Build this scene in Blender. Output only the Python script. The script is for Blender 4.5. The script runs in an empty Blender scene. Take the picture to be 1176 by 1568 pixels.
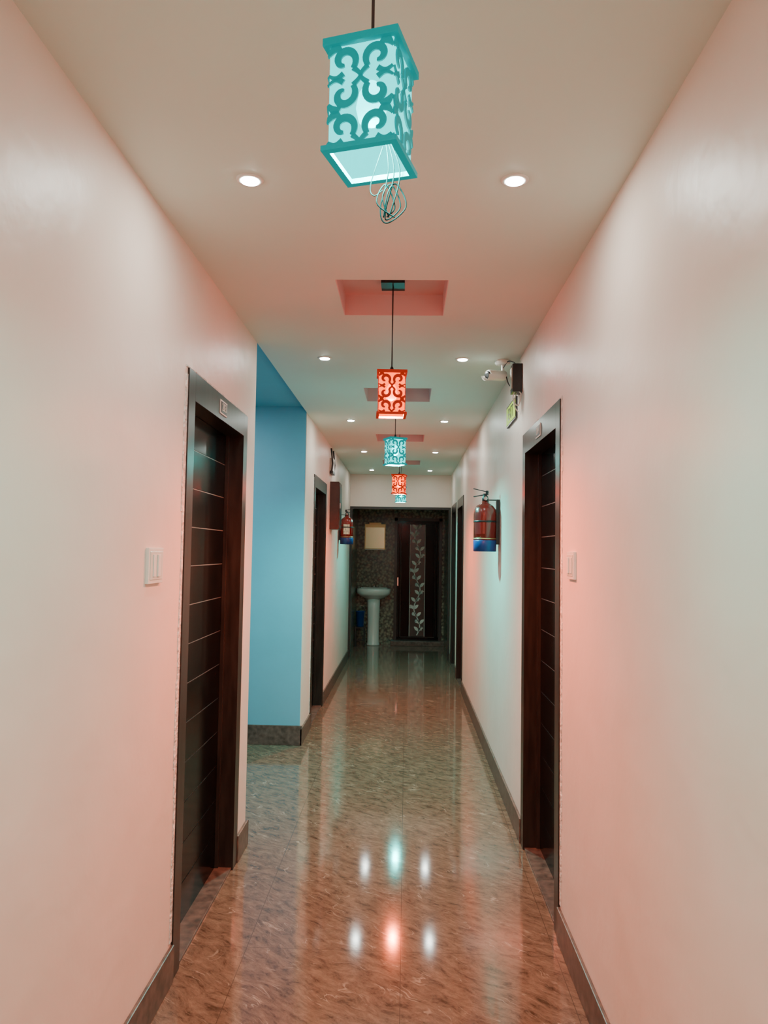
import bpy, bmesh, math, random
from mathutils import Matrix, Vector
random.seed(4)
XL, XR, H = -0.825, 0.64, 2.67
DHL, DHR = 2.225, 2.20            # door frame heights
CAMH = 1.55

# ------------------------------------------------------------------ materials
def new_mat(name):
    m = bpy.data.materials.new(name); m.use_nodes = True
    nt = m.node_tree
    return m, nt, nt.nodes['Principled BSDF']

def mat(name, col, rough=0.5, metal=0.0, emis=None, estr=0.0, var=0.0, vscale=6.0, bump=0.0, bscale=40.0, spec=0.5, coat=0.0, stretch=(1,1,1)):
    m, nt, b = new_mat(name)
    b.inputs['Roughness'].default_value = rough
    b.inputs['Metallic'].default_value = metal
    b.inputs['Specular IOR Level'].default_value = spec
    b.inputs['Coat Weight'].default_value = coat
    b.inputs['Base Color'].default_value = (*col, 1)
    tc = nt.nodes.new('ShaderNodeTexCoord')
    mp = nt.nodes.new('ShaderNodeMapping'); mp.inputs['Scale'].default_value = stretch
    nt.links.new(tc.outputs['Object'], mp.inputs['Vector'])
    if var > 0:
        n = nt.nodes.new('ShaderNodeTexNoise'); n.inputs['Scale'].default_value = vscale
        n.inputs['Detail'].default_value = 6
        nt.links.new(mp.outputs[0], n.inputs['Vector'])
        r = nt.nodes.new('ShaderNodeValToRGB')
        r.color_ramp.elements[0].position = 0.3; r.color_ramp.elements[1].position = 0.7
        r.color_ramp.elements[0].color = (*[max(0, c*(1-var)) for c in col], 1)
        r.color_ramp.elements[1].color = (*[min(1, c*(1+var)) for c in col], 1)
        nt.links.new(n.outputs['Fac'], r.inputs['Fac'])
        nt.links.new(r.outputs['Color'], b.inputs['Base Color'])
    if bump > 0:
        n2 = nt.nodes.new('ShaderNodeTexNoise'); n2.inputs['Scale'].default_value = bscale
        n2.inputs['Detail'].default_value = 4
        nt.links.new(mp.outputs[0], n2.inputs['Vector'])
        bp = nt.nodes.new('ShaderNodeBump'); bp.inputs['Strength'].default_value = bump
        bp.inputs['Distance'].default_value = 0.02
        nt.links.new(n2.outputs['Fac'], bp.inputs['Height'])
        nt.links.new(bp.outputs['Normal'], b.inputs['Normal'])
    if emis:
        b.inputs['Emission Color'].default_value = (*emis, 1)
        b.inputs['Emission Strength'].default_value = estr
    return m

M_wall = mat('cream_wall_paint', (0.79, 0.645, 0.57), 0.42, var=0.035, vscale=2.5, bump=0.3, bscale=5.0, spec=0.42)
M_ceil = mat('ceiling_paint', (0.68, 0.77, 0.69), 0.6, var=0.02, vscale=2)
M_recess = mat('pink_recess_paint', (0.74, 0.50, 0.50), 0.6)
M_blue = mat('blue_wall_paint', (0.14, 0.41, 0.54), 0.45, var=0.05, vscale=2, bump=0.15, bscale=5)
M_frame = mat('brown_door_frame_wood', (0.022, 0.016, 0.0135), 0.28, var=0.4, vscale=5, stretch=(8, 8, 1), spec=0.36)
M_leaf = mat('black_door_laminate', (0.002, 0.0025, 0.003), 0.14, var=0.3, vscale=10, spec=0.12)
M_inlay = mat('silver_inlay', (0.42, 0.40, 0.38), 0.35, metal=0.6)
M_plaster = mat('raw_plaster', (0.70, 0.68, 0.64), 0.9, var=0.3, vscale=40, bump=0.8, bscale=60)
M_granite = mat('baseboard_granite', (0.10, 0.072, 0.058), 0.35, var=0.5, vscale=28, spec=0.5)
M_white = mat('white_plastic', (0.78, 0.76, 0.70), 0.35)
M_offw = mat('offwhite_plastic', (0.66, 0.66, 0.58), 0.3)
M_black = mat('black_plastic', (0.012, 0.012, 0.013), 0.35)
M_chrome = mat('chrome', (0.75, 0.75, 0.75), 0.12, metal=1)
M_red = mat('red_enamel', (0.22, 0.010, 0.007), 0.25, coat=0.4)
M_bluep = mat('blue_enamel', (0.008, 0.045, 0.20), 0.35)
M_label = mat('paper_label', (0.65, 0.6, 0.45), 0.6, var=0.5, vscale=60)
M_ceramic = mat('white_ceramic', (0.80, 0.82, 0.76), 0.12, coat=0.5)
M_gold = mat('gold_trim', (0.55, 0.42, 0.2), 0.35, metal=0.8)
M_boxw = mat('dark_red_wood', (0.06, 0.018, 0.013), 0.4, var=0.3, vscale=10)
M_sign = mat('sign_yellow', (0.50, 0.68, 0.06), 0.5, emis=(0.5, 0.8, 0.05), estr=0.3)
M_teal = mat('teal_lamp_wood_added_glow', (0.0, 0.14, 0.15), 0.6, emis=(0.0, 0.50, 0.50), estr=0.42, spec=0.15)  # emission on the lattice stands in for backlight from the bulb
M_redw = mat('red_lamp_wood_added_glow', (0.16, 0.006, 0.003), 0.6, emis=(0.8, 0.03, 0.0), estr=0.35, spec=0.2)  # red lattice likewise glows by itself to look lit from behind
M_cable = mat('grey_cable', (0.006, 0.010, 0.010), 0.6, spec=0.1)
M_trimb = mat('black_trim', (0.02, 0.02, 0.018), 0.3)
M_lens = mat('downlight_lens', (1, 1, 1), 0.4, emis=(0.88, 1.0, 0.94), estr=90)
M_mirror = mat('mirror_glass', (0.52, 0.54, 0.36), 0.22, metal=0.85)
M_silver = mat('silver_etching', (0.70, 0.72, 0.66), 0.4, metal=0.1)
M_etchbg = mat('dark_glass_strip', (0.03, 0.035, 0.033), 0.2)

def floor_mat():
    m, nt, b = new_mat('marble_floor_tile')
    N, L = nt.nodes, nt.links
    tc = N.new('ShaderNodeTexCoord')
    n2 = N.new('ShaderNodeTexNoise'); n2.inputs['Scale'].default_value = 4; n2.inputs['Detail'].default_value = 4
    L.new(tc.outputs['Object'], n2.inputs['Vector'])
    mixv = N.new('ShaderNodeMix'); mixv.data_type = 'VECTOR'; mixv.inputs['Factor'].default_value = 0.10
    L.new(tc.outputs['Object'], mixv.inputs['A']); L.new(n2.outputs['Color'], mixv.inputs['B'])
    rot = N.new('ShaderNodeMapping'); rot.inputs['Rotation'].default_value = (0, 0, math.radians(38))
    L.new(mixv.outputs['Result'], rot.inputs['Vector'])
    def sc(v):
        s = N.new('ShaderNodeMapping'); s.inputs['Scale'].default_value = v
        L.new(rot.outputs[0], s.inputs['Vector']); return s
    s1 = sc((12, 32, 1))
    n = N.new('ShaderNodeTexNoise'); n.inputs['Scale'].default_value = 1.0; n.inputs['Detail'].default_value = 9; n.inputs['Roughness'].default_value = 0.78; n.inputs['Distortion'].default_value = 0.3
    L.new(s1.outputs[0], n.inputs['Vector'])
    r = N.new('ShaderNodeValToRGB'); e = r.color_ramp.elements
    e[0].position = 0.35; e[0].color = (0.060, 0.038, 0.024, 1)
    e[1].position = 0.72; e[1].color = (0.25, 0.175, 0.12, 1)
    x = e.new(0.49); x.color = (0.145, 0.097, 0.066, 1)
    L.new(n.outputs['Fac'], r.inputs['Fac'])
    s2 = sc((3.2, 9.5, 1))
    v = N.new('ShaderNodeTexNoise'); v.inputs['Scale'].default_value = 1.0; v.inputs['Detail'].default_value = 3; v.inputs['Distortion'].default_value = 1.2
    L.new(s2.outputs[0], v.inputs['Vector'])
    sub = N.new('ShaderNodeMath'); sub.operation = 'SUBTRACT'; sub.inputs[1].default_value = 0.5; L.new(v.outputs['Fac'], sub.inputs[0])
    ab = N.new('ShaderNodeMath'); ab.operation = 'ABSOLUTE'; L.new(sub.outputs[0], ab.inputs[0])
    rv = N.new('ShaderNodeValToRGB'); rv.color_ramp.elements[0].position = 0.0; rv.color_ramp.elements[0].color = (1, 1, 1, 1)
    rv.color_ramp.elements[1].position = 0.012; rv.color_ramp.elements[1].color = (0, 0, 0, 1)
    L.new(ab.outputs[0], rv.inputs['Fac'])
    n3 = N.new('ShaderNodeTexNoise'); n3.inputs['Scale'].default_value = 9; n3.inputs['Detail'].default_value = 2
    L.new(tc.outputs['Object'], n3.inputs['Vector'])
    r3 = N.new('ShaderNodeValToRGB'); r3.color_ramp.elements[0].position = 0.48; r3.color_ramp.elements[1].position = 0.62; r3.color_ramp.elements[1].color = (0.6, 0.6, 0.6, 1)
    L.new(n3.outputs['Fac'], r3.inputs['Fac'])
    mul = N.new('ShaderNodeMath'); mul.operation = 'MULTIPLY'
    L.new(rv.outputs['Color'], mul.inputs[0]); L.new(r3.outputs['Color'], mul.inputs[1])
    mx = N.new('ShaderNodeMix'); mx.data_type = 'RGBA'
    L.new(mul.outputs[0], mx.inputs['Factor']); L.new(r.outputs['Color'], mx.inputs['A']); mx.inputs['B'].default_value = (0.42, 0.34, 0.26, 1)
    br = N.new('ShaderNodeTexBrick'); br.offset = 0; br.inputs['Scale'].default_value = 1
    br.inputs['Brick Width'].default_value = 0.6; br.inputs['Row Height'].default_value = 0.6; br.inputs['Mortar Size'].default_value = 0.0013
    br.inputs['Mortar Smooth'].default_value = 0
    L.new(tc.outputs['Object'], br.inputs['Vector'])
    mx2 = N.new('ShaderNodeMix'); mx2.data_type = 'RGBA'
    L.new(br.outputs['Fac'], mx2.inputs['Factor']); L.new(mx.outputs['Result'], mx2.inputs['A']); mx2.inputs['B'].default_value = (0.08, 0.055, 0.038, 1)
    L.new(mx2.outputs['Result'], b.inputs['Base Color'])
    b.inputs['Roughness'].default_value = 0.08
    b.inputs['Specular IOR Level'].default_value = 0.45
    return m
M_floor = floor_mat()

def mosaic_mat():
    m, nt, b = new_mat('pebble_granite_tile')
    N, L = nt.nodes, nt.links
    tc = N.new('ShaderNodeTexCoord')
    v = N.new('ShaderNodeTexVoronoi'); v.inputs['Scale'].default_value = 22
    L.new(tc.outputs['Object'], v.inputs['Vector'])
    n = N.new('ShaderNodeTexNoise'); n.inputs['Scale'].default_value = 30; n.inputs['Detail'].default_value = 6; n.inputs['Distortion'].default_value = 1.5
    L.new(tc.outputs['Object'], n.inputs['Vector'])
    r = N.new('ShaderNodeValToRGB'); e = r.color_ramp.elements
    e[0].position = 0.2; e[0].color = (0.27, 0.29, 0.20, 1)
    e[1].position = 0.8; e[1].color = (0.04, 0.042, 0.03, 1)
    ad = N.new('ShaderNodeMath'); ad.operation = 'MULTIPLY'
    L.new(v.outputs['Distance'], ad.inputs[0]); L.new(n.outputs['Fac'], ad.inputs[1])
    ml = N.new('ShaderNodeMath'); ml.operation = 'MULTIPLY'; ml.inputs[1].default_value = 2.2
    L.new(ad.outputs[0], ml.inputs[0])
    L.new(ml.outputs[0], r.inputs['Fac'])
    L.new(r.outputs['Color'], b.inputs['Base Color'])
    b.inputs['Roughness'].default_value = 0.25
    return m
M_mosaic = mosaic_mat()

def shade_mat(name, col, estr, tcol, transp=0.2):
    m = bpy.data.materials.new(name); m.use_nodes = True
    nt = m.node_tree; N, L = nt.nodes, nt.links
    N.clear()
    o = N.new('ShaderNodeOutputMaterial'); mx = N.new('ShaderNodeMixShader')
    em = N.new('ShaderNodeEmission'); em.inputs['Color'].default_value = (*col, 1); em.inputs['Strength'].default_value = estr
    tr = N.new('ShaderNodeBsdfTransparent'); tr.inputs['Color'].default_value = (*tcol, 1)
    mx.inputs['Fac'].default_value = transp
    L.new(em.outputs[0], mx.inputs[1]); L.new(tr.outputs[0], mx.inputs[2]); L.new(mx.outputs[0], o.inputs[0])
    return m
M_shc = shade_mat('cyan_acrylic_shade', (0.0, 0.85, 0.82), 2.6, (0.0, 0.85, 0.85))
M_shr = shade_mat('red_acrylic_shade', (1.0, 0.085, 0.0), 5.0, (1, 0.25, 0.05))
M_bulbc = mat('cyan_bulb', (1, 1, 1), 0.5, emis=(0.4, 0.95, 1.0), estr=120)
M_bulbr = mat('red_bulb', (1, 1, 1), 0.5, emis=(1.0, 0.6, 0.15), estr=150)

# ------------------------------------------------------------------ builder
class MB:
    def __init__(s):
        s.bm = bmesh.new(); s.mats = []
    def mi(s, m):
        if m not in s.mats: s.mats.append(m)
        return s.mats.index(m)
    def box(s, x0, x1, y0, y1, z0, z1, m, T=None):
        x0, x1 = min(x0, x1), max(x0, x1); y0, y1 = min(y0, y1), max(y0, y1)
        vs = [Vector((x, y, z)) for z in (z0, z1) for y in (y0, y1) for x in (x0, x1)]
        if T: vs = [T @ v for v in vs]
        bv = [s.bm.verts.new(v) for v in vs]
        for f in ((0, 2, 3, 1), (4, 5, 7, 6), (0, 1, 5, 4), (2, 6, 7, 3), (0, 4, 6, 2), (1, 3, 7, 5)):
            fc = s.bm.faces.new([bv[i] for i in f]); fc.material_index = s.mi(m)
    def loops(s, rings, m, closed=True, cap0=True, cap1=True, smooth=True):
        k = s.mi(m); R = [[s.bm.verts.new(p) for p in r] for r in rings]
        n = len(R[0])
        for a, b in zip(R[:-1], R[1:]):
            for i in range(n if closed else n-1):
                j = (i+1) % n
                f = s.bm.faces.new((a[i], a[j], b[j], b[i])); f.material_index = k; f.smooth = smooth
        if cap0:
            f = s.bm.faces.new(list(reversed(R[0]))); f.material_index = k
        if cap1:
            f = s.bm.faces.new(R[-1]); f.material_index = k
    def lathe(s, prof, c, m, seg=28, T=None, sx=1, sy=1):
        rings = []
        for r, z in prof:
            ring = []
            for i in range(seg):
                a = 2*math.pi*i/seg
                p = Vector((r*sx*math.cos(a), r*sy*math.sin(a), z))
                if T: p = T @ p
                ring.append(p + Vector(c))
            rings.append(ring)
        s.loops(rings, m)
    def tube(s, pts, r, m, seg=8):
        pts = [Vector(p) for p in pts]; rings = []
        up = Vector((0.13, 0.31, 0.94)).normalized()
        for i, p in enumerate(pts):
            t = (pts[min(i+1, len(pts)-1)] - pts[max(i-1, 0)]).normalized()
            a = t.cross(up)
            if a.length < 0.05: a = t.cross(Vector((1, 0, 0)))
            a.normalize(); b = t.cross(a)
            rings.append([p + r*(math.cos(2*math.pi*k/seg)*a + math.sin(2*math.pi*k/seg)*b) for k in range(seg)])
        s.loops(rings, m)
    def ribbon(s, pts, widths, T, m, th=0.003):
        k = s.mi(m); rings = []
        n = len(pts)
        for i in range(n):
            p = Vector(pts[i]); a = Vector(pts[max(i-1, 0)]); b = Vector(pts[min(i+1, n-1)])
            t = (b-a).normalized(); q = Vector((-t.y, t.x)); w = widths[i]/2
            l = p+q*w; r_ = p-q*w
            rings.append([T @ Vector((l.x, 0, l.y)), T @ Vector((r_.x, 0, r_.y)), T @ Vector((r_.x, -th, r_.y)), T @ Vector((l.x, -th, l.y))])
        s.loops(rings, m, smooth=False)
    def obj(s, name, bevel=0.0, parent=None):
        bmesh.ops.recalc_face_normals(s.bm, faces=s.bm.faces[:])
        me = bpy.data.meshes.new(name); s.bm.to_mesh(me); s.bm.free()
        for m in s.mats: me.materials.append(m)
        o = bpy.data.objects.new(name, me); bpy.context.collection.objects.link(o)
        if bevel > 0:
            md = o.modifiers.new('bevel', 'BEVEL'); md.width = bevel; md.segments = 2; md.limit_method = 'ANGLE'; md.angle_limit = math.radians(50)
        if parent: o.parent = parent
        return o

def crom(pts, n=8):
    pts = [Vector(p) for p in pts]; out = []
    P = [pts[0]] + pts + [pts[-1]]
    for i in range(1, len(P)-2):
        for j in range(n):
            t = j/n
            a, b, c, d = P[i-1], P[i], P[i+1], P[i+2]
            out.append(0.5*((2*b)+(c-a)*t+(2*a-5*b+4*c-d)*t*t+(3*b-a-3*c+d)*t**3))
    out.append(pts[-1]); return out

def text(name, body, size, loc, side, m, parent):
    cu = bpy.data.curves.new(name, 'FONT'); cu.body = body; cu.size = size; cu.extrude = 0.0006
    cu.align_x = 'CENTER'; cu.align_y = 'CENTER'
    cu.materials.append(m)
    o = bpy.data.objects.new(name, cu); bpy.context.collection.objects.link(o)
    if side < 0: R = Matrix(((0, 0, 1), (1, 0, 0), (0, 1, 0)))
    else: R = Matrix(((0, 0, -1), (-1, 0, 0), (0, 1, 0)))
    o.matrix_world = Matrix.Translation(loc) @ R.to_4x4()
    o.parent = parent
    return o

# ------------------------------------------------------------------ room shell
YB, YN, YE = -2.6, 10.9, 12.7     # back, nook start, end wall
TW = 0.17
b = MB(); b.box(-3.2, XR+TW+0.1, YB-0.15, YE+0.2, -0.1, 0, M_floor); b.obj('floor')

RC = [-0.80, 1.18, 3.28, 5.33, 7.37, 9.40]
RX0, RX1, RH = -0.31, 0.16, 0.235
b = MB()
b.box(XL, RX0, YB, YN, H, H+0.1, M_ceil)
b.box(RX1, XR+TW, YB, YN, H, H+0.1, M_ceil)
y = YB
for c in RC:
    b.box(RX0, RX1, y, c-RH, H, H+0.1, M_ceil); y = c+RH
    t = 0.004
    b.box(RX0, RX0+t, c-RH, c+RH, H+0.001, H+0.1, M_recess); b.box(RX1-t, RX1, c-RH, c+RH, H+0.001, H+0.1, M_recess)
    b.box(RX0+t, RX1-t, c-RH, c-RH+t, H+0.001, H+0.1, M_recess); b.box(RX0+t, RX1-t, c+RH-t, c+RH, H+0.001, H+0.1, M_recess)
b.box(RX0, RX1, y, YN, H, H+0.1, M_ceil)
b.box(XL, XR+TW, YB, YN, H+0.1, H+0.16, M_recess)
b.box(XL-TW, XL, YB, 4.0, H, H+0.16, M_ceil)
b.box(XL-TW, XL, 6.05, YN, H, H+0.16, M_ceil)
b.box(-3.2, XL, 4.0, 6.05, H+0.05, H+0.16, M_blue)      # side passage ceiling, slightly higher
b.box(XL-TW, XR+TW, YN+0.12, YE, 2.30, 2.36, M_ceil)     # washbasin nook ceiling
b.obj('ceiling')

def wall_boxes(b, x0, x1, ya, yb, doors, m, DH):
    y = ya
    for d0, d1 in doors:
        b.box(x0, x1, y, d0, 0, H, m); b.box(x0, x1, d0, d1, DH, H, m); y = d1
    b.box(x0, x1, y, yb, 0, H, m)
LD1, LD2 = (2.75, 3.78), (6.60, 7.62)
RD = [(3.13, 4.13), (8.45, 9.40), (9.72, 10.62)]
b = MB()
wall_boxes(b, XL-TW, XL, YB, 4.0, [LD1], M_wall, DHL)
wall_boxes(b, XL-TW, XL, 6.05, YN, [LD2], M_wall, DHL)
b.box(XL-TW, XL-0.004, 4.0, 4.006, 0, H+0.05, M_blue)
b.box(XL-TW, XL-0.004, 6.044, 6.05, 0, H+0.05, M_blue)
b.obj('wall_left')
b = MB()
b.box(-3.0, XL-TW, 6.044, 6.2, 0, H+0.05, M_blue)
b.box(-3.0, XL-TW, 3.85, 4.006, 0, H+0.05, M_blue)
b.box(-3.15, -3.0, 3.85, 6.2, 0, H+0.05, M_blue)
b.obj('wall_side_passage')
b = MB(); wall_boxes(b, XR, XR+TW, YB, YN, RD, M_wall, DHR); b.obj('wall_right')
b = MB(); b.box(XL-TW, XR+TW, YB-0.15, YB, 0, H+0.1, M_wall); b.obj('wall_back')
b = MB()
b.box(XL-TW, XR+TW, YN, YN+0.12, 2.20, H+0.1, M_wall)
b.obj('wall_beam')
b = MB(); b.box(XL-TW, XR+TW, YE, YE+0.15, 0, 2.36, M_mosaic); b.obj('wall_end')
b = MB()
b.box(XL-TW, XL, YN, YE, 0, 2.30, M_mosaic); b.box(XR, XR+TW, YN, YE, 0, 2.30, M_mosaic)
b.obj('wall_nook_sides')
b = MB()
b.box(XL, XL+0.035, YN-0.01, YN+0.13, 0, 2.2, M_trimb); b.box(XR-0.035, XR, YN-0.01, YN+0.13, 0, 2.2, M_trimb)
b.box(XL, XR, YN-0.012, YN+0.13, 2.165, 2.2, M_trimb)
b.obj('trim_1')

# baseboards
BH, BT = 0.13, 0.014
b = MB()
for a, c in [(YB, LD1[0]), (LD1[1], 4.0+BT)]:
    b.box(XL, XL+BT, a, c, 0, BH, M_granite)
b.box(XL-1.0, XL+BT, 4.006, 4.006+BT, 0, BH, M_granite)
for a, c in [(6.044-BT, LD2[0]), (LD2[1], YN-0.012)]:
    b.box(XL, XL+BT, a, c, 0, BH, M_granite)
b.obj('baseboard_left', bevel=0.003)
b = MB(); b.box(-3.0, XL+BT, 6.044-BT, 6.044, 0, 0.155, M_granite); b.obj('baseboard_side_passage', bevel=0.003)
b = MB()
ys = YB
for d0, d1 in RD:
    b.box(XR-BT, XR, ys, d0, 0, BH, M_granite); ys = d1
b.box(XR-BT, XR, ys, YN-0.012, 0, BH, M_granite)
b.obj('baseboard_right', bevel=0.003)

# ------------------------------------------------------------------ doors
def door(name, side, y0, y1, number=None, handle=False, plaster=False):
    W = XL if side < 0 else XR
    DH = DHL if side < 0 else DHR
    def X(d): return W + side*d          # d = depth into the wall
    b = MB(); fw, fh = 0.085, 0.11
    b.box(X(-0.008), X(0.13), y0, y0+fw, 0, DH, M_frame)
    b.box(X(-0.008), X(0.13), y1-fw, y1, 0, DH, M_frame)
    b.box(X(-0.008), X(0.13), y0+fw, y1-fw, DH-fh, DH, M_frame)
    b.box(X(0.062), X(0.08), y0+fw, y0+fw+0.012, 0.01, DH-fh, M_frame)
    b.box(X(0.062), X(0.08), y1-fw-0.012, y1-fw, 0.01, DH-fh, M_frame)
    b.box(X(0.0), X(0.15), y0+fw, y1-fw, 0, 0.012, M_granite)   # stone sill
    a, c = y0+fw+0.002, y1-fw-0.002
    sp = 0.163; z = 0.012; zt = DH-fh-0.002
    while z < zt-0.01:
        z2 = min(z+sp-0.004, zt)
        b.box(X(0.080), X(0.118), a, c, z, z2, M_leaf)
        if z2+0.004 < zt: b.box(X(0.0825), X(0.112), a+0.003, c-0.003, z2, z2+0.004, M_inlay)
        z += sp
    if plaster:
        pz = [0.14+i*0.103 for i in range(21)]
        for z in pz[:-1]:
            w = random.uniform(0.020, 0.038)
            b.box(X(-0.003), X(0.002), y0-w, y0, z, z+0.103, M_plaster)
        n = 9
        for i in range(n):
            w = random.uniform(0.004, 0.012); yy = y0-0.02+(y1-y0+0.02)*i/n
            b.box(X(-0.003), X(0.002), yy, yy+(y1-y0+0.02)/n, DH, DH+w, M_plaster)
    if handle:
        hy = a+0.08
        b.box(X(0.074), X(0.080), hy-0.02, hy+0.02, 0.95, 1.17, M_chrome)
        b.box(X(0.035), X(0.074), hy-0.007, hy+0.007, 1.09, 1.105, M_chrome)
        b.box(X(0.035), X(0.047), hy-0.007, hy+0.11, 1.088, 1.107, M_chrome)
        b.box(X(0.070), X(0.080), hy-0.012, hy+0.05, 0.80, 0.825, M_chrome)
    else:
        for zz in (0.3, 1.1, 1.85):
            b.box(X(0.074), X(0.080), a, a+0.022, zz, zz+0.09, M_frame)
    if number:
        my = (y0+y1)/2
        b.box(X(-0.012), X(-0.008), my-0.06, my+0.06, DH-0.087, DH-0.025, M_white)
        b.box(X(-0.0135), X(-0.012), my-0.052, my+0.052, DH-0.080, DH-0.032, M_black)
    o = b.obj(name, bevel=0.0015)
    if number:
        text(name+'_number', number, 0.05, (X(-0.0142), (y0+y1)/2, DH-0.056), side, M_white, o)
    return o
door('door_1', -1, *LD1, number='203', plaster=True)
door('door_2', 1, *RD[0], number='204', plaster=True)
door('door_3', -1, *LD2, handle=True, plaster=True)
door('door_4', 1, *RD[1], handle=True)
door('door_5', 1, *RD[2])

# end door (black with silver vine strip)
b = MB(); x0, x1, yf = -0.20, 0.60, YE-0.05
b.box(x0, x0+0.05, yf, YE, 0.08, 2.12, M_trimb); b.box(x1-0.05, x1, yf, YE, 0.08, 2.12, M_trimb)
b.box(x0, x1, yf, YE, 2.07, 2.12, M_trimb)
b.box(x0+0.05, x1-0.05, yf+0.015, YE, 0.08, 2.07, M_leaf)
for xx in (x0+0.07, x0+0.10, x1-0.10, x1-0.07):
    b.box(xx, xx+0.006, yf+0.011, yf+0.016, 0.13, 2.02, M_trimb)
for xx in (x0+0.055, x0+0.115, x1-0.12, x1-0.06):
    b.box(xx, xx+0.004, yf+0.012, yf+0.016, 0.13, 2.02, M_granite)
for zz in (0.125, 2.02):
    b.box(x0+0.115, x1-0.115, yf+0.012, yf+0.016, zz, zz+0.005, M_granite)
xc = (x0+x1)/2-0.01
b.box(xc-0.13, xc+0.13, yf+0.008, yf+0.016, 0.14, 2.01, M_etchbg)
for xx in (xc-0.13, xc+0.122): b.box(xx, xx+0.008, yf+0.004, yf+0.010, 0.14, 2.01, M_silver)
T = Matrix.Translation((xc, yf+0.008, 0.16))
pts = [(0.05*math.sin(i*0.32), i*0.0305) for i in range(61)]
b.ribbon(pts, [0.018]*61, T, M_silver)
for k in range(2, 59, 4):
    p = pts[k]; s_ = 1 if math.cos(k*0.32) < 0 else -1
    for dirn in (s_, -s_*0.9):
        leaf = [(p[0]+dirn*0.075*t, p[1]+0.11*t-0.03*t*t) for t in [i/8 for i in range(9)]]
        b.ribbon(leaf, [0.004+0.045*math.sin(math.pi*i/8) for i in range(9)], T, M_silver)
    ang = [math.pi*2*i/14*0.8 for i in range(15)]
    b.ribbon([(p[0]-s_*0.05+0.024*math.cos(t), p[1]+0.05+0.024*math.sin(t)) for t in ang], [0.012]*15, T, M_silver)
b.box(x0+0.055, x0+0.075, yf-0.02, yf+0.01, 0.98, 1.12, M_chrome)
b.obj('door_6', bevel=0.002)
b = MB(); b.box(-0.24, XR, YE-0.22, YE, 0, 0.08, M_granite); b.obj('trim_door_step', bevel=0.004)

# ------------------------------------------------------------------ downlights
def downlight(x, y, z=H, power=5.2, col=(0.90, 1.0, 0.93)):
    b = MB()
    b.lathe([(0.027, -0.004), (0.038, -0.004), (0.042, -0.001), (0.042, 0.0)], (x, y, z), M_white, 32)
    b.lathe([(0.0, -0.006), (0.027, -0.0065), (0.029, -0.003)], (x, y, z), M_lens, 32)
    o = b.obj('recessed_downlight')
    l = bpy.data.lights.new('downlight_lamp', 'AREA'); l.shape = 'DISK'; l.size = 0.053; l.energy = power; l.color = col
    lo = bpy.data.objects.new('downlight_lamp', l); bpy.context.collection.objects.link(lo)
    lo.location = (x, y, z-0.008); lo.parent = o
for y in (-1.75, 0.2, 2.21, 4.31, 6.38, 8.38, 10.28):
    pw = 5.3 if y < 3 else (3.9 if y < 7 else 2.3)
    downlight(-0.49, y, power=pw); downlight(0.31, y, power=pw)
downlight(-1.7, 5.0, H+0.05, power=20, col=(0.7, 0.95, 1.0))  # unseen fixture added to brighten the blue side passage

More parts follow.
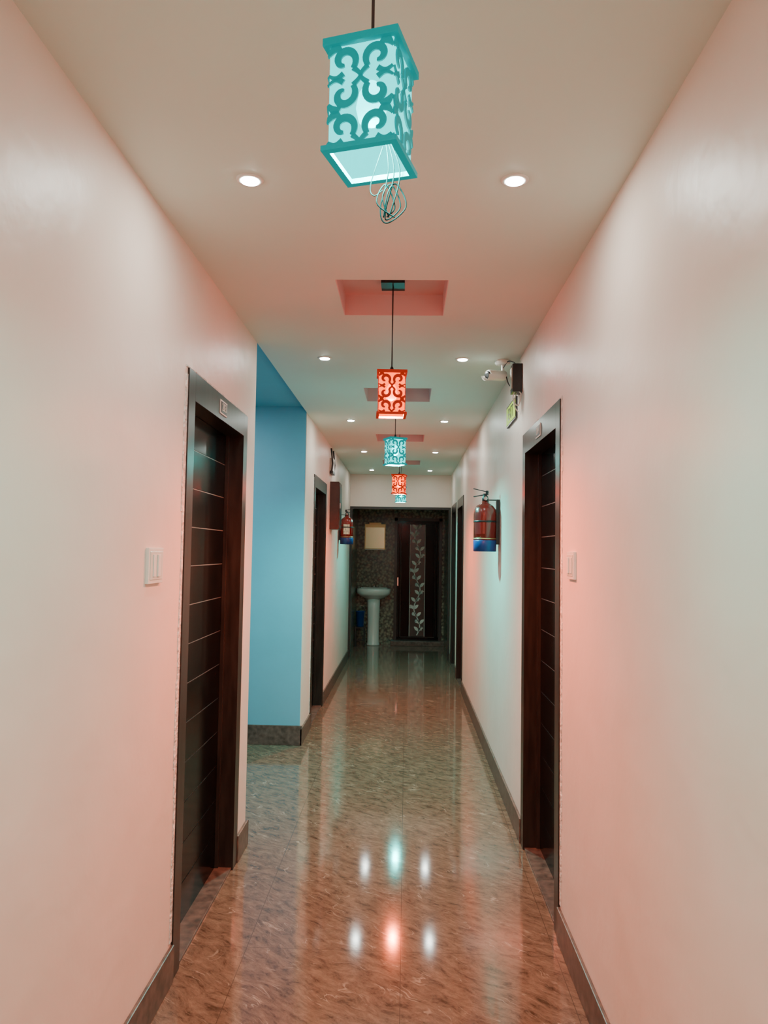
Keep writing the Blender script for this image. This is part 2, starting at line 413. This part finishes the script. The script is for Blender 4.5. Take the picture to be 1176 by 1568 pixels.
# ------------------------------------------------------------------ pendant lanterns
def pendant(x, y, zb, rot, red, energy, wires=False):
    MW, MS, MBb = (M_redw, M_shr, M_bulbr) if red else (M_teal, M_shc, M_bulbc)
    s, h = 0.132, 0.19
    b = MB(); R = Matrix.Translation((x, y, zb)) @ Matrix.Rotation(rot, 4, 'Z')
    hs = s/2
    for z0, z1 in ((0, 0.009), (h-0.009, h)):
        b.box(-hs, hs, -hs, -hs+0.012, z0, z1, MW, R); b.box(-hs, hs, hs-0.012, hs, z0, z1, MW, R)
        b.box(-hs, -hs+0.012, -hs+0.012, hs-0.012, z0, z1, MW, R); b.box(hs-0.012, hs, -hs+0.012, hs-0.012, z0, z1, MW, R)
    b.box(-hs, hs, -hs, hs, h, h+0.004, MW, R)
    ip = hs-0.010
    for k in range(4):
        F = R @ Matrix.Rotation(k*math.pi/2, 4, 'Z')
        b.box(-ip+0.0005, ip-0.0005, -ip, -ip+0.002, 0.009, h-0.009, MS, F)
        G = F @ Matrix.Translation((0, -ip-0.0005, 0))
        # curling scrollwork: three rows of mirrored spirals with leaf tips
        rh = (h-0.018)/3
        for r_ in range(3):
            zc = 0.009+rh*(r_+0.5); fl = 1 if r_ % 2 == 0 else -1
            for mx in (-1, 1):
                n_ = 22
                sp_ = []
                for i in range(n_+1):
                    u = i/n_; rr = 0.0215-0.0135*u; th = math.pi*(1.25-1.75*u)
                    sp_.append((mx*(0.0285+rr*math.cos(th)), zc+fl*(0.001+rr*math.sin(th))))
                b.ribbon(sp_, [0.005+0.0085*math.sin(math.pi*min(1, 0.12+0.88*i/n_))**0.8 if i < n_ else 0.005 for i in range(n_+1)], G, MW)
                hk = []
                for i in range(11):
                    u = i/10
                    hk.append((mx*(0.034+0.022*u), zc+fl*(0.020+0.010*math.sin(u*math.pi*0.9)-0.010*u)))
                b.ribbon(hk, [0.004+0.010*math.sin(math.pi*i/10) for i in range(11)], G, MW)
                hk2 = [(mx*(0.030+0.026*i/8), zc-fl*(0.021+0.006*math.sin(i/8*math.pi))) for i in range(9)]
                b.ribbon(hk2, [0.010-0.0007*i for i in range(9)], G, MW)
                st = [(mx*(0.013-0.013*math.sin(i/8*math.pi/2)), zc-fl*(0.014+0.016*i/8)) for i in range(9)]
                b.ribbon(st, [0.009-0.0004*i for i in range(9)], G, MW)
    b.lathe([(0.014, h), (0.014, h-0.04), (0.010, h-0.045)], (x, y, zb), M_black, 16)
    b.lathe([(0.010, h-0.045), (0.022, h-0.065), (0.027, h-0.09), (0.022, h-0.112), (0.004, h-0.122)], (x, y, zb), MBb, 20)
    b.lathe([(0.013, h+0.004), (0.011, h+0.014), (0.005, h+0.030), (0.002, h+0.032)], (x, y, zb), M_black, 16)
    b.lathe([(0.0028, zb+h+0.03), (0.0028, H+0.06)], (x, y, 0), M_black, 8)
    b.box(x-0.052, x+0.052, y-0.052, y+0.052, H+0.055, H+0.1, M_black)
    if wires:
        for k in range(3):
            o1 = 0.010*k
            P = [(x+0.02, y+0.02, zb+0.08), (x+0.030+o1, y+0.035, zb+0.01), (x+0.016+o1, y+0.05, zb-0.055), (x+0.028, y+0.055, zb-0.078+o1*0.6),
                 (x+0.062-o1, y+0.05, zb-0.05), (x+0.045-o1, y+0.045, zb-0.012), (x+0.030-o1, y+0.04, zb-0.028-o1), (x+0.022+o1, y+0.05, zb-0.07)]
            b.tube(crom(P), 0.0012, M_cable, 6)
        b.tube(crom([(x+0.02, y+0.03, zb+0.05), (x-0.002, y+0.05, zb-0.01), (x+0.004, y+0.05, zb-0.03), (x+0.02, y+0.05, zb-0.02)]), 0.001, M_cable, 6)
    o = b.obj('pendant_lantern')
    l = bpy.data.lights.new('lantern_bulb_light', 'POINT'); l.energy = energy; l.shadow_soft_size = 0.028
    l.color = (1.0, 0.15, 0.05) if red else (0.03, 0.82, 0.72)
    lo = bpy.data.objects.new('lantern_bulb_light', l); bpy.context.collection.objects.link(lo)
    lo.location = (x, y, zb+h-0.155); lo.parent = o
pendant(-0.075, -0.80, 2.18, 0.2, True, 180)
pendant(-0.071, 1.26, 2.215, math.radians(-15.9), False, 60, wires=True)
pendant(-0.075, 3.28, 2.145, math.radians(3), True, 235)
pendant(-0.090, 5.33, 2.165, math.radians(24), False, 220)
pendant(-0.080, 7.37, 2.115, math.radians(-12), True, 170)
pendant(-0.080, 9.40, 2.170, math.radians(10), False, 110)

# ------------------------------------------------------------------ switches
def switch(side, y0, y1, z0, z1):
    W = XL if side < 0 else XR; X = lambda d: W - side*d
    b = MB()
    b.box(X(0), X(0.011), y0, y1, z0, z1, M_white)
    b.box(X(0.011), X(0.013), y0+0.012, y1-0.012, z0+0.012, z1-0.012, M_offw)
    m = (y0+y1)/2
    b.box(X(0.013), X(0.018), m+0.005, m+0.030, z0+0.022, z1-0.022, M_white)
    b.box(X(0.013), X(0.016), m-0.035, m-0.010, z0+0.022, z1-0.022, M_white)
    b.obj('light_switch', bevel=0.002)
switch(-1, 2.36, 2.50, 1.435, 1.55)
switch(1, 2.85, 2.97, 1.455, 1.56)

# ------------------------------------------------------------------ fire extinguishers
def extinguisher(side, y, zb):
    W = XL if side < 0 else XR
    r = 0.078; x = W - side*(r+0.022); hgt = 0.33
    b = MB(); c = (x, y, zb)
    b.lathe([(0.070, 0.0), (0.079, 0.002), (0.080, 0.075), (0.0785, 0.078)], c, M_bluep, 32)
    b.lathe([(r, 0.078), (r, hgt-0.07), (0.074, hgt-0.04), (0.058, hgt-0.015), (0.035, hgt), (0.022, hgt+0.008), (0.020, hgt+0.02)], c, M_red, 32)
    b.lathe([(r+0.0008, 0.085), (r+0.0008, 0.092)], c, M_gold, 32)
    b.lathe([(0.021, hgt+0.02), (0.021, hgt+0.045), (0.014, hgt+0.055), (0.014, hgt+0.07)], c, M_black, 20)
    rings = []
    a0 = math.pi*1.15 if side > 0 else math.pi*1.35
    for zz in (0.12, 0.24):
        rings.append([Vector((x+(r+0.001)*math.cos(a0+i*0.09), y+(r+0.001)*math.sin(a0+i*0.09), zb+zz)) for i in range(12)])
    b.loops(rings, M_label if side < 0 else M_red, closed=False, cap0=False, cap1=False)
    L1 = Matrix.Translation((x, y, zb+hgt+0.06)) @ Matrix.Rotation(math.radians(150 if side > 0 else 30), 4, 'Z')
    b.box(-0.02, 0.085, -0.009, 0.009, 0, 0.006, M_black, L1 @ Matrix.Rotation(math.radians(8), 4, 'Y'))
    b.box(-0.02, 0.095, -0.008, 0.008, 0.022, 0.028, M_black, L1 @ Matrix.Rotation(math.radians(-14), 4, 'Y'))
    b.box(-0.022, -0.008, -0.008, 0.008, 0, 0.03, M_black, L1)
    b.lathe([(0.014, 0.0), (0.014, 0.012), (0.01, 0.013)], (x, y-0.021, zb+hgt+0.035), M_chrome, 16, T=Matrix.Rotation(math.pi/2, 4, 'X'))
    s = -side
    P = [(x, y+0.018, zb+hgt+0.04), (x+s*-0.02, y+0.06, zb+hgt+0.05), (x-s*0.03, y+0.085, zb+hgt-0.03), (x-s*0.03, y+0.092, zb+0.18), (x-s*0.03, y+0.09, zb+0.07)]
    b.tube(crom(P), 0.008, M_black, 8)
    b.box(W, W-side*0.024, y-0.02, y+0.02, zb+0.05, zb+hgt+0.03, M_black)
    b.lathe([(r+0.0015, 0.20), (r+0.0015, 0.212)], c, M_black, 32)
    b.box(W, W-side*0.10, y-0.006, y+0.006, zb+hgt+0.022, zb+hgt+0.030, M_black)
    b.obj('fire_extinguisher')
extinguisher(1, 5.2, 1.56)
extinguisher(-1, 9.1, 1.63)

# ------------------------------------------------------------------ meter cabinet, router
b = MB()
b.box(XL, XL+0.095, 8.0, 8.3, 1.78, 2.29, M_boxw)
b.box(XL+0.095, XL+0.102, 8.01, 8.29, 1.79, 2.28, M_boxw)
b.box(XL+0.102, XL+0.106, 8.04, 8.26, 1.83, 2.24, M_black)
b.box(XL+0.102, XL+0.114, 8.02, 8.03, 2.0, 2.06, M_chrome)
b.obj('meter_cabinet', bevel=0.003)
b = MB()
b.box(XL, XL+0.03, 7.95, 8.15, 2.40, 2.54, M_white)
for yy in (7.93, 8.16):
    b.tube([(XL+0.02, yy, 2.38), (XL+0.03, yy, 2.48), (XL+0.012, yy, 2.64)], 0.009, M_black)
b.box(XL, XL+0.035, 7.92, 8.17, 2.37, 2.40, M_black)
b.obj('wifi_router', bevel=0.003)

# ------------------------------------------------------------------ security camera, exit sign
b = MB()
b.box(XR-0.055, XR, 4.20, 4.29, 2.46, 2.62, M_black)
b.box(XR-0.06, XR-0.055, 4.215, 4.275, 2.48, 2.60, M_offw)
b.lathe([(0.045, 0), (0.045, -0.018), (0.03, -0.026)], (0.545, 4.34, H), M_white, 24)
b.tube(crom([(0.545, 4.34, H-0.02), (0.545, 4.34, 2.60), (0.53, 4.33, 2.585)]), 0.010, M_white)
D = Vector((-0.75, -0.60, -0.12)).normalized()
Rm = D.to_track_quat('Z', 'Y').to_matrix().to_4x4()
b.lathe([(0.020, -0.075), (0.028, -0.070), (0.029, 0.055), (0.026, 0.062)], (0.50, 4.30, 2.575), M_white, 24, T=Rm)
b.lathe([(0.022, 0.0625), (0.022, 0.066), (0.010, 0.067)], (0.50, 4.30, 2.575), M_black, 24, T=Rm)
hood = Matrix.Translation((0.50, 4.30, 2.575)) @ Rm
b.loops([[hood @ Vector((0.032*math.cos(a), 0.032*math.sin(a), zz)) for a in [math.pi*(1.0+i/10) for i in range(11)]] for zz in (-0.06, 0.085)], M_white, closed=False, cap0=False, cap1=False)
for P in ([(0.545, 4.34, 2.62), (0.57, 4.30, 2.655), (0.60, 4.26, 2.64), (0.61, 4.24, 2.615)],
          [(0.60, 4.22, 2.47), (0.59, 4.22, 2.42), (0.615, 4.20, 2.38), (0.63, 4.19, 2.44), (0.615, 4.22, 2.47)],
          [(0.56, 4.33, 2.60), (0.575, 4.29, 2.52), (0.60, 4.26, 2.50), (0.60, 4.24, 2.54)],
          [(0.615, 4.25, 2.465), (0.60, 4.25, 2.40), (0.625, 4.27, 2.36), (0.634, 4.3, 2.40), (0.634, 4.32, 2.6)]):
    b.tube(crom(P), 0.0035, M_black if P[0][2] > 2.5 else M_white, 6)
b.obj('security_camera')
b = MB(); b.box(XR-0.012, XR, 4.38, 4.78, 2.345, 2.475, M_black); b.box(XR-0.014, XR-0.012, 4.39, 4.77, 2.355, 2.465, M_sign)
o = b.obj('exit_sign', bevel=0.002)
text('exit_text', 'EXIT', 0.105, (XR-0.0148, 4.58, 2.408), 1, M_black, o)

# ------------------------------------------------------------------ washbasin nook
b = MB(); cx, cy = -0.53, YE-0.21
def bl(sc, z, dy=0, n=40):
    out = []
    for i in range(n):
        t = 2*math.pi*i/n; ct, st = math.cos(t), math.sin(t)
        e = 0.62
        out.append(Vector((cx+0.285*sc*math.copysign(abs(ct)**e, ct), cy+dy+0.205*sc*math.copysign(abs(st)**(e if st > 0 else 0.9), st), z)))
    return out
b.loops([bl(0.36, 0.75, 0.05), bl(0.55, 0.775, 0.04), bl(0.85, 0.82, 0.01), bl(0.97, 0.85), bl(1.0, 0.89), bl(0.995, 0.93), bl(0.97, 0.937), bl(0.86, 0.934), bl(0.82, 0.915, -0.005), bl(0.66, 0.85, -0.01), bl(0.3, 0.82, -0.01), bl(0.06, 0.818, -0.01)], M_ceramic)
b.box(cx-0.22, cx+0.22, YE-0.07, YE-0.003, 0.90, 0.945, M_ceramic)
b.lathe([(0.11, 0), (0.11, 0.02), (0.098, 0.05), (0.098, 0.35), (0.103, 0.60), (0.108, 0.77)], (cx, cy+0.04, 0), M_ceramic, 32, sx=1.0, sy=0.85)
b.lathe([(0.022, 0.94), (0.018, 0.97), (0.012, 1.02), (0.018, 1.04), (0.018, 1.05)], (cx, YE-0.06, 0), M_chrome, 20)
b.tube(crom([(cx, YE-0.06, 1.0), (cx, YE-0.10, 1.03), (cx, YE-0.15, 1.01), (cx, YE-0.155, 0.985)]), 0.009, M_chrome)
b.lathe([(0.02, 0.821), (0.02, 0.823)], (cx, cy-0.01, 0), M_chrome, 20)
b.obj('pedestal_washbasin')
b = MB()
b.box(cx-0.175, cx+0.175, YE-0.03, YE, 1.58, 2.01, M_gold)
b.box(cx-0.16, cx+0.16, YE-0.034, YE-0.03, 1.60, 1.955, M_mirror)
b.box(cx-0.16, cx+0.16, YE-0.12, YE-0.03, 1.575, 1.59, M_ceramic)
b.box(cx-0.10, cx+0.10, YE-0.04, YE, 2.01, 2.035, M_gold)
b.obj('bathroom_mirror', bevel=0.002)
b = MB(); sx, sy = -0.735, YE-0.40
b.box(sx-0.08, sx+0.08, sy-0.09, sy+0.09, 0.30, 0.325, M_black)
for i in (-1, 1):
    for j in (-1, 1):
        b.box(sx+i*0.07-0.01, sx+i*0.07+0.01, sy+j*0.08-0.01, sy+j*0.08+0.01, 0, 0.30, M_black)
b.box(sx-0.07, sx+0.07, sy-0.085, sy-0.075, 0.1, 0.12, M_black)
b.obj('small_stand', bevel=0.002)
b = MB()
b.lathe([(0.055, 0.325), (0.06, 0.33), (0.072, 0.56), (0.077, 0.565), (0.077, 0.575), (0.070, 0.575), (0.058, 0.345), (0.01, 0.34)], (sx, sy, 0), M_bluep, 28)
b.tube(crom([(sx-0.075, sy, 0.565), (sx-0.06, sy-0.02, 0.64), (sx, sy-0.03, 0.67), (sx+0.06, sy-0.02, 0.64), (sx+0.075, sy, 0.565)]), 0.003, M_chrome)
b.obj('water_bucket')

# ------------------------------------------------------------------ world + camera
w = bpy.data.worlds.new('world'); bpy.context.scene.world = w; w.use_nodes = True
w.node_tree.nodes['Background'].inputs[0].default_value = (0.6, 0.65, 0.7, 1)
w.node_tree.nodes['Background'].inputs[1].default_value = 0.1

f, Wp, Hp = 1150.0, 1176.0, 1568.0
yaw, pit, rol = math.radians(1.743), math.radians(3.01), math.radians(0.9)
fwd = Vector((-math.sin(yaw)*math.cos(pit), math.cos(yaw)*math.cos(pit), math.sin(pit)))
r0 = Vector((math.cos(yaw), math.sin(yaw), 0)); u0 = r0.cross(fwd)
up = u0*math.cos(rol) - r0*math.sin(rol); rt = r0*math.cos(rol) + u0*math.sin(rol)
cam = bpy.data.cameras.new('camera'); co = bpy.data.objects.new('camera', cam); bpy.context.collection.objects.link(co)
M = Matrix((rt, up, -fwd)).transposed().to_4x4(); M.translation = (0, 0, CAMH)
co.matrix_world = M
cam.sensor_fit = 'VERTICAL'; cam.sensor_height = 24; cam.lens = 24*f/Hp; cam.clip_start = 0.02
bpy.context.scene.camera = co
